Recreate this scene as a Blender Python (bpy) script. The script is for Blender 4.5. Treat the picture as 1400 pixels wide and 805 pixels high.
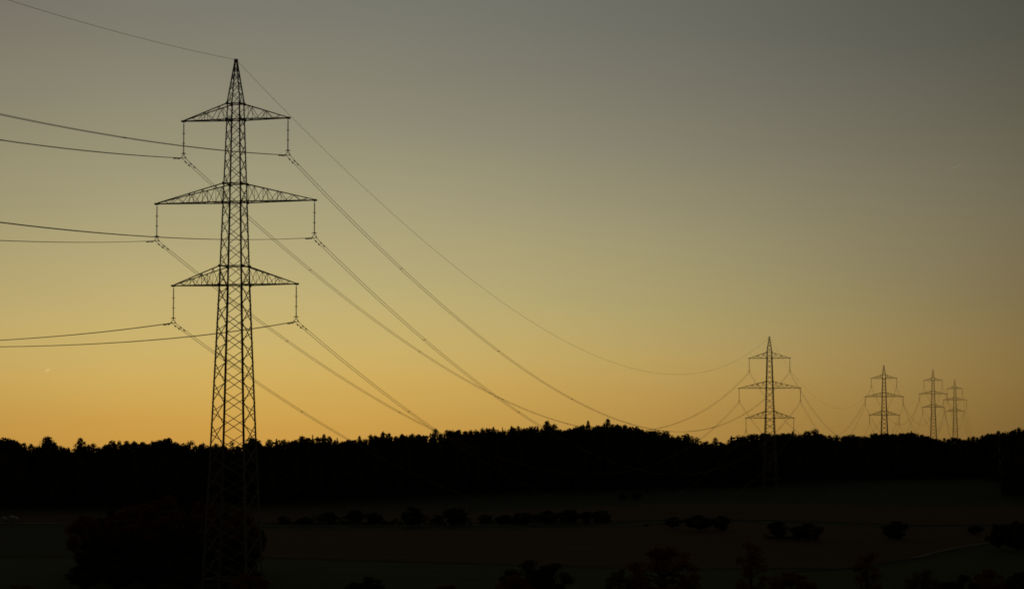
import bpy, math, random
import numpy as np
from mathutils import Vector, Matrix

for o in list(bpy.data.objects):
    bpy.data.objects.remove(o)
sc = bpy.context.scene
COL = sc.collection
R = math.radians
rng = random.Random(11)

# ------------------------------------------------------------------ camera
F = 3170.0                  # focal length in pixels of the 1400 px wide photograph
HY = 580.0                  # picture row of the horizon
CXP, CYP = 700.0, 402.5
EYE = 19.0
cam = bpy.data.cameras.new("Camera")
cam.sensor_width = 36.0
cam.lens = F / 1400.0 * 36.0
cam.clip_start = 0.5
cam.clip_end = 400000.0
camo = bpy.data.objects.new("Camera", cam)
COL.objects.link(camo)
PITCH = math.atan((HY - CYP) / F)
camo.location = (0, 0, EYE)
camo.rotation_euler = (math.pi / 2 + PITCH, 0, 0)
sc.camera = camo


def ray(px, py):
    """direction through a picture point, scaled to one metre forward (y = 1)"""
    x = (px - CXP) / F
    z = (CYP - py) / F
    c, s = math.cos(PITCH), math.sin(PITCH)
    y2 = c - s * z
    z2 = s + c * z
    return x / y2, z2 / y2


def at(px, py, d):
    x, z = ray(px, py)
    return Vector((x * d, d, EYE + z * d))


# ------------------------------------------------------------------ world
def lin(c):
    c = c / 255.0
    return c / 12.92 if c <= 0.04045 else ((c + 0.055) / 1.055) ** 2.4


SUN_EL, SUN_AZ = R(-5.5), R(-6.5)      # the sun has just gone below the horizon, a little left of centre
world = bpy.data.worlds.new("World")
sc.world = world
world.use_nodes = True
nt = world.node_tree
nt.nodes.clear()
N, L = nt.nodes, nt.links


def wmath(op, a, b=None, c=None, clamp=False):
    n = N.new("ShaderNodeMath")
    n.operation = op
    n.use_clamp = clamp
    for i, v in enumerate((a, b, c)):
        if v is None:
            continue
        if isinstance(v, (int, float)):
            n.inputs[i].default_value = v
        else:
            L.new(v, n.inputs[i])
    return n.outputs[0]


def wmap(v, a, b, smooth=True, to0=0.0, to1=1.0):
    n = N.new("ShaderNodeMapRange")
    n.interpolation_type = 'SMOOTHSTEP' if smooth else 'LINEAR'
    L.new(v, n.inputs[0])
    n.inputs[1].default_value, n.inputs[2].default_value = a, b
    n.inputs[3].default_value, n.inputs[4].default_value = to0, to1
    return n.outputs[0]


def wmix(f, a, b):
    n = N.new("ShaderNodeMix")
    n.data_type = 'RGBA'
    if isinstance(f, (int, float)):
        n.inputs[0].default_value = f
    else:
        L.new(f, n.inputs[0])
    for i, v in ((6, a), (7, b)):
        if isinstance(v, tuple):
            n.inputs[i].default_value = (*v, 1)
        else:
            L.new(v, n.inputs[i])
    return n.outputs[2]


tc = N.new("ShaderNodeTexCoord")
sep = N.new("ShaderNodeSeparateXYZ")
L.new(tc.outputs["Generated"], sep.inputs[0])
elev = wmath('MULTIPLY', wmath('ARCSINE', sep.outputs[2]), 180 / math.pi)
azim = wmath('MULTIPLY', wmath('ARCTAN2', sep.outputs[0], sep.outputs[1]), 180 / math.pi)
# very faint, broad unevenness of the evening air
wn = N.new("ShaderNodeTexNoise")
wn.inputs["Scale"].default_value = 9.0
wn.inputs["Detail"].default_value = 2.0
mp = N.new("ShaderNodeMapping")
mp.inputs["Scale"].default_value = (1, 1, 5)
L.new(tc.outputs["Generated"], mp.inputs[0])
L.new(mp.outputs[0], wn.inputs["Vector"])
elev_n = wmath('ADD', elev, wmath('MULTIPLY', wmath('SUBTRACT', wn.outputs[0], 0.5), 0.55))

# colours of the dusk sky (sRGB) by elevation rows and azimuth columns
SKY_Y = [0, 150, 300, 420, 500, 560, 610]
SKY_X = [0, 350, 700, 1050, 1400]
SKY = {
    0: [(116, 112, 101), (121, 120, 109), (111, 111, 102), (99, 99, 90), (79, 79, 71)],
    150: [(136, 132, 110), (140, 137, 115), (131, 129, 112), (114, 113, 99), (94, 93, 78)],
    300: [(160, 153, 115), (169, 162, 123), (160, 154, 120), (141, 134, 105), (114, 108, 85)],
    420: [(186, 168, 112), (193, 177, 117), (182, 169, 115), (156, 147, 101), (125, 111, 75)],
    500: [(200, 172, 99), (208, 178, 101), (200, 170, 95), (176, 147, 86), (138, 114, 65)],
    560: [(200, 156, 74), (207, 164, 78), (198, 158, 78), (167, 132, 68), (132, 106, 54)],
    610: [(190, 140, 61), (199, 147, 66), (189, 142, 66), (157, 120, 58), (121, 91, 47)],
}
X9 = [0, 175, 350, 525, 700, 875, 1050, 1225, 1400]
for _y in SKY_Y:                       # refine the five columns to nine along a smooth curve
    row = np.array(SKY[_y], float)
    row[:, 0] += 2.0 if 100 < _y < 450 else 0.5
    SKY[_y] = [tuple(float(np.polyval(np.polyfit(np.array(SKY_X) / 700.0, row[:, q], 3), x / 700.0)) for q in range(3)) for x in X9]
SKY_X = X9
E0, E1 = -3.0, 12.0
ef = wmath('DIVIDE', wmath('SUBTRACT', elev_n, E0), E1 - E0, clamp=True)
el_rows = [math.degrees(math.atan(ray(700, y)[1])) for y in SKY_Y][::-1]      # rising
az_cols = [math.degrees(math.atan(ray(x, 402)[0])) for x in SKY_X]
cols = []
for ci in range(9):
    cr = N.new("ShaderNodeValToRGB")
    cr.color_ramp.interpolation = 'LINEAR'
    ramp = cr.color_ramp.elements
    rows = [SKY[y][ci] for y in SKY_Y][::-1]
    n_st = 26
    for k in range(n_st):
        e = E0 + (E1 - E0) * k / (n_st - 1)
        # smoothed interpolation (average of a few linear samples)
        c3 = [0, 0, 0]
        for dd in (-0.8, -0.4, 0, 0.4, 0.8):
            for q in range(3):
                c3[q] += lin(float(np.interp(e + dd, el_rows, [r_[q] for r_ in rows]))) / 5
        if k < 2:
            el_ = ramp[k]
            el_.position = k / (n_st - 1)
        else:
            el_ = ramp.new(k / (n_st - 1))
        el_.color = (*c3, 1)
    L.new(ef, cr.inputs[0])
    cols.append(cr.outputs[0])
cur = cols[0]
for ci in range(1, 9):
    cur = wmix(wmap(azim, az_cols[ci - 1], az_cols[ci], smooth=False), cur, cols[ci])
# away from the afterglow the sky is deep blue-grey dusk
high = wmap(elev, 11.0, 38.0)
cur = wmix(high, cur, (0.0075, 0.0068, 0.0046))
away = wmap(wmath('ABSOLUTE', wmath('ADD', azim, 4.0)), 16.0, 80.0)
cur = wmix(away, cur, (0.0190, 0.0165, 0.0105))
bg = N.new("ShaderNodeBackground")
L.new(cur, bg.inputs[0])
bg.inputs[1].default_value = 1.0
sky = N.new("ShaderNodeTexSky")
sky.sky_type = 'NISHITA'
sky.sun_disc = False
sky.sun_elevation = SUN_EL
sky.sun_rotation = SUN_AZ
bg2 = N.new("ShaderNodeBackground")
L.new(sky.outputs[0], bg2.inputs[0])
bg2.inputs[1].default_value = 0.05
addn = N.new("ShaderNodeAddShader")
L.new(bg.outputs[0], addn.inputs[0])
L.new(bg2.outputs[0], addn.inputs[1])
wo = N.new("ShaderNodeOutputWorld")
L.new(addn.outputs[0], wo.inputs[0])

# the sun: below the horizon, only things high in the air still catch it
sl = bpy.data.lights.new("Sun", 'SUN')
sl.energy = 4.5
sl.angle = R(0.5)
sl.color = (1.0, 0.86, 0.66)
so = bpy.data.objects.new("Sun", sl)
COL.objects.link(so)
sd = Vector((math.sin(SUN_AZ) * math.cos(SUN_EL), math.cos(SUN_AZ) * math.cos(SUN_EL), math.sin(SUN_EL)))
so.rotation_euler = sd.to_track_quat('Z', 'Y').to_euler()

sc.view_settings.view_transform = 'Standard'
sc.view_settings.look = 'None'
sc.view_settings.exposure = 0.0
sc.view_settings.gamma = 1.0
sc.view_settings.use_curve_mapping = False
sc.render.engine = 'CYCLES'
sc.cycles.max_bounces = 4
sc.cycles.diffuse_bounces = 2
sc.cycles.transparent_max_bounces = 8
sc.cycles.pixel_filter_type = 'BLACKMAN_HARRIS'
sc.cycles.filter_width = 1.75


# ------------------------------------------------------------------ helpers
def material(name, c1, c2=None, scale=1.0, rough=0.9, metal=0.0, detail=4.0, c3=None, stretch=(1, 1, 1), bump=0.0, spec=0.25):
    m = bpy.data.materials.new(name)
    m.use_nodes = True
    t = m.node_tree
    b = t.nodes["Principled BSDF"]
    b.inputs["Roughness"].default_value = rough
    b.inputs["Metallic"].default_value = metal
    b.inputs["Specular IOR Level"].default_value = spec
    if c2 is None:
        b.inputs["Base Color"].default_value = (*c1, 1)
        return m
    co = t.nodes.new("ShaderNodeTexCoord")
    ma = t.nodes.new("ShaderNodeMapping")
    ma.inputs["Scale"].default_value = stretch
    no = t.nodes.new("ShaderNodeTexNoise")
    no.inputs["Scale"].default_value = scale
    no.inputs["Detail"].default_value = detail
    no.inputs["Roughness"].default_value = 0.65
    ra = t.nodes.new("ShaderNodeValToRGB")
    ra.color_ramp.elements[0].position = 0.32
    ra.color_ramp.elements[0].color = (*c1, 1)
    ra.color_ramp.elements[1].position = 0.68
    ra.color_ramp.elements[1].color = (*c2, 1)
    if c3:
        e = ra.color_ramp.elements.new(0.5)
        e.color = (*c3, 1)
    t.links.new(co.outputs["Object"], ma.inputs[0])
    t.links.new(ma.outputs[0], no.inputs["Vector"])
    t.links.new(no.outputs[0], ra.inputs[0])
    t.links.new(ra.outputs[0], b.inputs["Base Color"])
    if bump:
        bu = t.nodes.new("ShaderNodeBump")
        bu.inputs["Strength"].default_value = bump
        bu.inputs["Distance"].default_value = 0.2
        t.links.new(no.outputs[0], bu.inputs["Height"])
        t.links.new(bu.outputs[0], b.inputs["Normal"])
    return m


def leaf_material(name, c1, c2):
    """foliage: colour varies from leaf clump to leaf clump and from tree to tree"""
    m = bpy.data.materials.new(name)
    m.use_nodes = True
    t = m.node_tree
    b = t.nodes["Principled BSDF"]
    b.inputs["Roughness"].default_value = 0.75
    b.inputs["Specular IOR Level"].default_value = 0.15
    ge = t.nodes.new("ShaderNodeNewGeometry")
    oi = t.nodes.new("ShaderNodeObjectInfo")
    ad = t.nodes.new("ShaderNodeMath")
    ad.operation = 'MULTIPLY_ADD'
    ad.inputs[1].default_value = 0.6
    mu = t.nodes.new("ShaderNodeMath")
    mu.operation = 'MULTIPLY'
    mu.inputs[1].default_value = 0.4
    t.links.new(oi.outputs["Random"], mu.inputs[0])
    t.links.new(ge.outputs["Random Per Island"], ad.inputs[0])
    t.links.new(mu.outputs[0], ad.inputs[2])
    ra = t.nodes.new("ShaderNodeValToRGB")
    ra.color_ramp.elements[0].color = (*c1, 1)
    ra.color_ramp.elements[1].color = (*c2, 1)
    t.links.new(ad.outputs[0], ra.inputs[0])
    t.links.new(ra.outputs[0], b.inputs["Base Color"])
    return m


M = dict(
    steel=material("galvanised_steel", (0.19, 0.18, 0.16), (0.29, 0.275, 0.25), 3.0, rough=0.7, metal=0.0),
    insul=material("insulator_glaze", (0.07, 0.04, 0.03), (0.10, 0.06, 0.05), 6.0, rough=0.35),
    cable=material("weathered_aluminium", (0.12, 0.12, 0.115), (0.17, 0.165, 0.16), 2.0, rough=0.7),
    concrete=material("concrete", (0.28, 0.27, 0.25), (0.38, 0.37, 0.34), 2.0),
    bark=material("bark", (0.05, 0.038, 0.028), (0.09, 0.07, 0.05), 3.0, stretch=(1, 1, 0.2)),
    conifer=leaf_material("conifer_needles", (0.018, 0.030, 0.014), (0.040, 0.060, 0.026)),
    green=leaf_material("dark_green_leaves", (0.030, 0.040, 0.016), (0.070, 0.075, 0.030)),
    autumn=leaf_material("red_brown_leaves", (0.19, 0.075, 0.022), (0.34, 0.140, 0.042)),
    ochre=leaf_material("dull_yellow_leaves", (0.15, 0.090, 0.020), (0.26, 0.155, 0.040)),
    mixed=leaf_material("forest_leaves", (0.020, 0.028, 0.012), (0.060, 0.050, 0.022)),
    meadow=material("meadow_grass", (0.026, 0.034, 0.013), (0.044, 0.050, 0.020), 0.05, c3=(0.032, 0.040, 0.015), stretch=(1, 2.5, 1), detail=8, spec=0.03),
    lush=material("winter_crop", (0.038, 0.062, 0.012), (0.062, 0.088, 0.020), 0.08, stretch=(1, 3, 1), detail=8, spec=0.03),
    soil=material("ploughed_soil", (0.066, 0.041, 0.017), (0.100, 0.060, 0.024), 0.10, stretch=(0.4, 3, 1), detail=8, spec=0.03),
    stubble=material("stubble", (0.045, 0.042, 0.020), (0.065, 0.058, 0.030), 0.09, stretch=(0.5, 3, 1), detail=8, spec=0.03),
    track=material("gravel_track", (0.07, 0.072, 0.045), (0.12, 0.115, 0.07), 0.4, detail=8, spec=0.03),
    road=material("pale_asphalt", (0.17, 0.17, 0.15), (0.25, 0.25, 0.23), 0.5, detail=8, spec=0.03),
    film=material("white_bale_film", (0.28, 0.28, 0.26), (0.38, 0.38, 0.36), 2.0, rough=0.45),
)


class MB:
    """collects geometry for ONE mesh object"""

    def __init__(self):
        self.v, self.f = [], []

    def bar(self, a, b, r, n=4, r2=None, caps=True):
        a, b = Vector(a), Vector(b)
        d = b - a
        if d.length < 1e-6:
            return
        d.normalize()
        up = Vector((0, 0, 1)) if abs(d.z) < 0.9 else Vector((1, 0, 0))
        s = d.cross(up).normalized()
        t = d.cross(s)
        r2 = r if r2 is None else r2
        k = len(self.v)
        for p, rr in ((a, r), (b, r2)):
            for i in range(n):
                an = 2 * math.pi * (i + 0.5) / n
                self.v.append(p + (s * math.cos(an) + t * math.sin(an)) * rr)
        for i in range(n):
            j = (i + 1) % n
            self.f.append((k + i, k + j, k + n + j, k + n + i))
        if caps:
            self.f.append(tuple(k + i for i in range(n))[::-1])
            self.f.append(tuple(k + n + i for i in range(n)))

    def angle(self, a, b, w, ox, oy, th=0.014):
        """rolled steel angle: two thin plates running from a to b, opening towards ox and oy"""
        a, b = Vector(a), Vector(b)
        for side, other in ((ox, oy), (oy, ox)):
            side, other = Vector(side), Vector(other)
            k = len(self.v)
            for p in (a, b):
                self.v += [p, p + side * w, p + side * w + other * th, p + other * th]
            self.f += [(k, k + 1, k + 5, k + 4), (k + 1, k + 2, k + 6, k + 5), (k + 2, k + 3, k + 7, k + 6), (k + 3, k, k + 4, k + 7),
                       (k + 3, k + 2, k + 1, k), (k + 4, k + 5, k + 6, k + 7)]

    def tube(self, pts, r, n=5):
        rings = []
        for i, p in enumerate(pts):
            a = pts[max(0, i - 1)]
            b = pts[min(len(pts) - 1, i + 1)]
            d = (Vector(b) - Vector(a)).normalized()
            up = Vector((0, 0, 1)) if abs(d.z) < 0.9 else Vector((1, 0, 0))
            s = d.cross(up).normalized()
            t = d.cross(s)
            k = len(self.v)
            rr = r[i] if isinstance(r, (list, tuple)) else r
            for q in range(n):
                an = 2 * math.pi * q / n
                self.v.append(Vector(p) + (s * math.cos(an) + t * math.sin(an)) * rr)
            rings.append(k)
        for a, b in zip(rings, rings[1:]):
            for q in range(n):
                w = (q + 1) % n
                self.f.append((a + q, a + w, b + w, b + q))
        self.f.append(tuple(rings[0] + q for q in range(n))[::-1])
        self.f.append(tuple(rings[-1] + q for q in range(n)))

    def lathe(self, c, prof, n=10, ax=None):
        """prof: (z, r) pairs along +z from c"""
        c = Vector(c)
        ks = []
        for z, r in prof:
            k = len(self.v)
            for q in range(n):
                an = 2 * math.pi * q / n
                self.v.append(c + Vector((math.cos(an) * r, math.sin(an) * r, z)))
            ks.append(k)
        for a, b in zip(ks, ks[1:]):
            for q in range(n):
                w = (q + 1) % n
                self.f.append((a + q, a + w, b + w, b + q))
        self.f.append(tuple(ks[0] + q for q in range(n))[::-1])
        self.f.append(tuple(ks[-1] + q for q in range(n)))

    def box(self, c, sx, sy, sz):
        k = len(self.v)
        c = Vector(c)
        for dz in (-1, 1):
            for dx, dy in ((-1, -1), (1, -1), (1, 1), (-1, 1)):
                self.v.append(c + Vector((dx * sx / 2, dy * sy / 2, dz * sz / 2)))
        self.f += [(k + 3, k + 2, k + 1, k), (k + 4, k + 5, k + 6, k + 7)]
        for i in range(4):
            j = (i + 1) % 4
            self.f.append((k + i, k + j, k + 4 + j, k + 4 + i))

    def mesh(self, name, m):
        me = bpy.data.meshes.new(name)
        me.from_pydata([tuple(v) for v in self.v], [], self.f)
        me.materials.append(m)
        return me

    def build(self, name, m, parent=None, loc=None):
        o = bpy.data.objects.new(name, self.mesh(name, m))
        COL.objects.link(o)
        if parent:
            o.parent = parent
        if loc:
            o.location = loc
        return o


def tag(o, label=None, cat=None, group=None, kind=None):
    if label:
        o["label"] = label
    if cat:
        o["category"] = cat
    if group:
        o["group"] = group
    if kind:
        o["kind"] = kind
    return o


def empty(name, loc, rz=0.0, s=1.0):
    o = bpy.data.objects.new(name, None)
    COL.objects.link(o)
    o.location = loc
    o.rotation_euler = (0, 0, rz)
    if s != 1.0:
        o.scale = (s, s, s) if isinstance(s, (int, float)) else s
    return o


def copy_thing(root, kids, loc, rz, s):
    r = root.copy()
    COL.objects.link(r)
    r.location = loc
    r.rotation_euler = (0, 0, rz)
    r.scale = s
    for ch in kids:
        c = ch.copy()
        COL.objects.link(c)
        c.parent = r
    return r


# ------------------------------------------------------------------ ground
def sstep(a, b, x):
    t = min(1.0, max(0.0, (x - a) / (b - a)))
    return t * t * (3 - 2 * t)


def ground_z(x, y):
    if y < 180:
        z = 17.2 * (1 - sstep(0, 175, max(y, 0.0)))
        z += 2.5 * (1 - sstep(-400, 0, y))
    else:
        z = 0.0
    # gentle swell over the fields, a slow fall behind the wood, then the land drops away
    z += 0.5 * math.sin(x * 0.011 + 0.6) * sstep(300, 420, y) * (1 - sstep(900, 1100, y))
    z -= 6.0 * sstep(850, 1050, y)
    z -= 36.0 * sstep(1950, 2350, y)
    z -= 110.0 * sstep(2350, 5000, y)
    z -= 50.0 * sstep(5000, 16000, y)
    return z


def ground_mesh():
    xs = sorted(set([-16000, -9000, -5000, -2500, -1200] + list(range(-800, 801, 20)) + [1200, 2500, 5000, 9000, 16000]))
    ys = sorted(set([-3000, -1500, -700, -300, -150] + list(range(-60, 1121, 10)) + list(range(1150, 2500, 50)) + [2800, 3300, 4000, 5000, 7000, 10000, 13000, 16000]))
    v = [(x, y, ground_z(x, y)) for y in ys for x in xs]
    nx = len(xs)
    f = [(j * nx + i, j * nx + i + 1, (j + 1) * nx + i + 1, (j + 1) * nx + i) for j in range(len(ys) - 1) for i in range(nx - 1)]
    me = bpy.data.meshes.new("ground")
    me.from_pydata(v, [], f)
    me.materials.append(M['meadow'])
    o = bpy.data.objects.new("ground", me)
    COL.objects.link(o)
    tag(o, kind="structure")
    return o


ground_mesh()


def flat_at(px, py):
    """point on the level valley floor seen at a picture point"""
    x, z = ray(px, py)
    d = -EYE / z
    return x * d, d


def field(name, m, top, bot, lift, nx=60, ny=6):
    """a strip of land between two lines"""
    v, f = [], []
    x0, x1 = max(top[0][0], bot[0][0]), min(top[-1][0], bot[-1][0])
    for i in range(nx + 1):
        px = x0 + (x1 - x0) * i / nx
        yt = float(np.interp(px, [p[0] for p in top], [p[1] for p in top]))
        yb = float(np.interp(px, [p[0] for p in bot], [p[1] for p in bot]))
        a, b = flat_at(px, yt), flat_at(px, yb)
        for j in range(ny + 1):
            t = j / ny
            x, y = a[0] + (b[0] - a[0]) * t, a[1] + (b[1] - a[1]) * t
            v.append((x, y, ground_z(x, y) + lift))
    n = ny + 1
    for i in range(nx):
        for j in range(ny):
            f.append((i * n + j, i * n + j + 1, (i + 1) * n + j + 1, (i + 1) * n + j))
    me = bpy.data.meshes.new(name)
    me.from_pydata(v, [], f)
    me.materials.append(m)
    o = bpy.data.objects.new(name, me)
    COL.objects.link(o)
    tag(o, kind="structure")
    return o


field("ploughed_field", M['soil'], [(100, 724), (350, 724), (700, 726), (1000, 716), (1250, 726), (1850, 722)],
      [(100, 764), (350, 762), (700, 772), (900, 778), (1150, 776), (1240, 764), (1350, 746), (1850, 742)], 0.05)
field("winter_crop_field", M['lush'], [(-450, 764), (350, 764), (700, 774), (900, 779), (1150, 782), (1250, 770), (1360, 750), (1850, 746)],
      [(-450, 812), (500, 812), (1850, 812)], 0.05)
field("upper_ploughed_field", M['soil'], [(-450, 703), (640, 702), (800, 694), (1000, 690), (1200, 694), (1850, 692)],
      [(-450, 714), (640, 716), (800, 716), (1000, 712), (1250, 722), (1850, 718)], 0.08)
field("upper_meadow", M['meadow'], [(-450, 686), (640, 676), (800, 674), (1000, 666), (1100, 659), (1200, 657), (1850, 657)],
      [(-450, 694), (640, 690), (800, 688), (1000, 682), (1200, 684), (1850, 684)], 0.05)
field("stubble_field", M['stubble'], [(-450, 694), (480, 692), (640, 690)], [(-450, 712), (480, 711), (640, 711)], 0.05)
field("left_meadow", M['meadow'], [(-450, 715), (150, 715)], [(-450, 760), (150, 760)], 0.05)
field("grass_track", M['track'], [(350, 718.6), (700, 719.8), (840, 720.6), (960, 714), (1060, 712)],
      [(350, 720.0), (700, 721.4), (840, 722.2), (960, 715.2), (1060, 713)], 0.10, ny=2)
field("farm_road", M['road'], [(1246, 763.4), (1262, 760), (1290, 753.5), (1315, 748.6), (1348, 744.6)],
      [(1246, 764.6), (1262, 762.0), (1290, 755.0), (1315, 750.0), (1348, 745.6)], 0.10, ny=2)
field("field_path", M['track'], [(1060, 780.5), (1150, 776.5), (1200, 771), (1248, 763.3)],
      [(1060, 781.6), (1150, 777.9), (1200, 772.4), (1248, 764.4)], 0.10, ny=2)
field("far_lane", M['road'], [(-450, 712.6), (44, 713.0), (110, 713.5)], [(-450, 713.6), (44, 714.0), (110, 714.2)], 0.10, ny=2)

# ------------------------------------------------------------------ pylons
UA = math.atan2(0.2442, 1.0)
LINE = Vector((math.sin(UA), math.cos(UA), 0))         # direction of the line, away from the camera
ARM = Vector((math.cos(UA), -math.sin(UA), 0))         # direction of the cross-arms
ARM_L = (7.22, 9.27, 6.16)                             # bottom, middle, top half length
ARM_D = (2.08, 2.05, 1.78)                             # depth at the root
INS = 4.05                                             # arm tip to the conductors
SPC, TIP = 9.1, 24.7                                    # arm spacing and peak above the bottom arm, set per pylon
SPCS = (9.145, 8.97, 8.97, 9.04, 9.1, 9.0)
TIPS = (24.86, 24.24, 24.02, 25.2, 25.3, 24.5)


def side_at(z, h3):
    """width of the square body at height z; h3 is the height of the bottom arm"""
    q = z - h3
    qt = 2 * SPC + 1.8
    if q >= qt:
        t = (q - qt) / (TIP - qt)
        return 1.51 + (0.20 - 1.51) * t
    if q >= 0:
        return 2.71 - 0.0607 * q
    if q >= -17.4:
        return 2.71 - 0.0722 * q
    return 3.966 - 0.083 * (q + 17.4)


def corner(z, h3, i):
    s = side_at(z, h3) / 2
    sx, sy = ((-1, -1), (1, -1), (1, 1), (-1, 1))[i % 4]
    return Vector((sx * s, sy * s, z))


def face_dirs(i):
    """the two directions along which the leg angle at corner i opens"""
    sx, sy = ((-1, -1), (1, -1), (1, 1), (-1, 1))[i % 4]
    return Vector((-sx, 0, 0)), Vector((0, -sy, 0))


def make_pylon(h3, px, d, base_z, label, idx, thick=1.0):
    """a double-circuit lattice pylon standing at distance d"""
    global SPC, TIP
    SPC, TIP = SPCS[idx], TIPS[idx]
    x = (px - CXP) / F * d
    root = empty("transmission_pylon", (x, d, base_z), -UA)
    tag(root, label, "pylon", "lattice pylons of the power line")
    # --- body: four legs, staggered X bracing on the faces
    body = MB()
    zs = [0.3, h3 - 17.4 if h3 > 19 else h3 * 0.5, h3, h3 + SPC, h3 + 2 * SPC, h3 + 2 * SPC + 1.8]
    for i in range(4):
        o1, o2 = face_dirs(i)
        for a, b in zip(zs, zs[1:]):
            w = (0.175 if a < h3 else 0.145 if a < h3 + 9 else 0.12) * thick
            body.angle(corner(a, h3, i), corner(b, h3, i), w, o1, o2, th=0.022 * thick)
    # bracing
    for fi in range(4):
        nodes = []
        z = 1.2 if fi % 2 == 0 else 2.3
        nodes.append(z)
        while z < h3 + 2 * SPC + 1.6:
            s = side_at(z, h3)
            z += 0.95 + 0.36 * s if s < 4 else 2.4
            if z > h3 + 2 * SPC + 1.7:
                break
            nodes.append(z)
        for a, b in zip(nodes, nodes[1:]):
            r = (0.042 if a < h3 else 0.034) * thick
            body.bar(corner(a, h3, fi), corner(b, h3, fi + 1), r, caps=False)
            body.bar(corner(a, h3, fi + 1), corner(b, h3, fi), r, caps=False)
    # belts and plan bracing where the arms meet the body
    for k in range(3):
        for z in (h3 + SPC * k, h3 + SPC * k + ARM_D[k]):
            for i in range(4):
                body.bar(corner(z, h3, i), corner(z, h3, i + 1), 0.055 * thick)
                c = corner(z, h3, i)
                body.box(c * 1.0 + Vector((0, 0, 0)), 0.20 * thick, 0.20 * thick, 0.26 * thick)
            body.bar(corner(z, h3, 0), corner(z, h3, 2), 0.035 * thick)
    # low belt near the ground
    for i in range(4):
        body.bar(corner(2.2, h3, i), corner(2.2, h3, i + 1), 0.055 * thick)
    body.build("tower_body", M['steel'], root)
    # --- peak
    pk = MB()
    z0, z1 = h3 + 2 * SPC + 1.8, h3 + TIP
    for i in range(4):
        pk.bar(corner(z0, h3, i), corner(z1, h3, i), 0.062 * thick)
    nz = [z0, z0 + 1.35, z0 + 2.5, z0 + 3.4, z0 + 4.1]
    for fi in range(4):
        for a, b in zip(nz, nz[1:]):
            pk.bar(corner(a, h3, fi), corner(b, h3, fi + 1), 0.032 * thick, caps=False)
            pk.bar(corner(a, h3, fi + 1), corner(b, h3, fi), 0.032 * thick, caps=False)
    pk.box((0, 0, z1), 0.30 * thick, 0.34 * thick, 0.32 * thick)
    pk.build("peak", M['steel'], root)
    # --- cross-arms
    for k in range(3):
        z = h3 + SPC * k
        L_, D = ARM_L[k], ARM_D[k]
        for sx in (-1, 1):
            a = MB()
            s0 = side_at(z, h3) / 2
            s1 = side_at(z + D, h3) / 2
            tip = Vector((sx * L_, 0, z + 0.02))
            n = 5 if k == 1 else 4 if k == 0 else 3
            for sy in (-1, 1):
                b0 = Vector((sx * s0, sy * s0, z))
                t0 = Vector((sx * s1, sy * s1, z + D))
                tb = tip + Vector((0, sy * 0.10, 0))
                tt = tip + Vector((-sx * 0.15, sy * 0.08, 0.10))
                a.bar(b0, tb, 0.075 * thick, r2=0.065 * thick)
                a.bar(t0, tt, 0.068 * thick, r2=0.055 * thick)
                # bracing of the side: fanning diagonals and a few posts
                tops = [t0.lerp(tt, (j + 0.55) / n) for j in range(n)]
                bots = [b0.lerp(tb, j / n) for j in range(n + 1)]
                for j in range(n - 1):
                    a.bar(bots[j], tops[j], 0.030 * thick, caps=False)
                    a.bar(tops[j], bots[j + 1], 0.030 * thick, caps=False)
                a.bar(bots[n - 1], tops[n - 1], 0.028 * thick, caps=False)
                for j in ((1, 2) if n > 3 else (1,)):
                    t = tops[j]
                    q = (abs(t.x) - s0) / (L_ - s0)
                    a.bar(t, b0.lerp(tb, q), 0.028 * thick, caps=False)
                t = tops[0]
                q = (abs(t.x) - s0) / (L_ - s0)
                a.bar(t, b0.lerp(tb, q), 0.022 * thick, caps=False)
            # bottom and top plan zigzag between the two sides
            A = [Vector((sx * s0, -s0, z)).lerp(tip + Vector((0, -0.1, 0)), j / n) for j in range(n + 1)]
            B = [Vector((sx * s0, s0, z)).lerp(tip + Vector((0, 0.1, 0)), j / n) for j in range(n + 1)]
            for j in range(n):
                a.bar(A[j], B[j + 1] if j % 2 else B[j], 0.03 * thick, caps=False)
                a.bar(A[j] if j % 2 else B[j], B[j + 1] if j % 2 else A[j + 1], 0.03 * thick, caps=False)
            T1 = Vector((sx * s1, -s1, z + D)).lerp(tip, 0.45)
            T2 = Vector((sx * s1, s1, z + D)).lerp(tip, 0.45)
            a.bar(T1, T2, 0.03 * thick)
            a.box(tip, 0.34 * thick, 0.34 * thick, 0.18 * thick)
            a.build("crossarm", M['steel'], root)
            # --- insulator string: long rods in a chain, arcing horns, yoke
            s = MB()
            zt = -0.10
            L3 = (INS - 0.75) / 3
            s.bar((0, 0, 0), (0, 0, zt - 0.12), 0.03 * thick, n=6)
            zc = -0.22
            for q in range(3):
                prof = [(zc, 0.03 * thick)]
                nsh = 9
                for w in range(nsh):
                    zz = zc - (w + 0.5) * (L3 - 0.10) / nsh
                    prof += [(zz + 0.03, 0.040 * thick), (zz, 0.080 * thick), (zz - 0.02, 0.040 * thick)]
                prof.append((zc - L3 + 0.08, 0.035 * thick))
                s.lathe((0, 0, 0), prof[::-1], n=8)
                s.box((0, 0, zc - L3 + 0.04), 0.20 * thick, 0.20 * thick, 0.06 * thick)
                zc -= L3
            io = s.build("insulator_string", M['insul'], root, (sx * (L_ - 0.05), 0, z - 0.06))
            y_ = MB()
            y_.bar((0, 0, zc), (0, 0, -INS + 0.32), 0.035 * thick, n=6)
            y_.bar((-0.30, 0, zc - 0.02), (0.30, 0, zc - 0.02), 0.030 * thick, n=6)
            y_.bar((0, -0.30, zc - 0.02), (0, 0.30, zc - 0.02), 0.030 * thick, n=6)
            pts = [Vector((0.22 * math.cos(t), 0, -INS + 0.06 + 0.26 * math.sin(t))) for t in [math.pi * w / 8 for w in range(9)]]
            y_.tube(pts, 0.035 * thick, 5)
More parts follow.
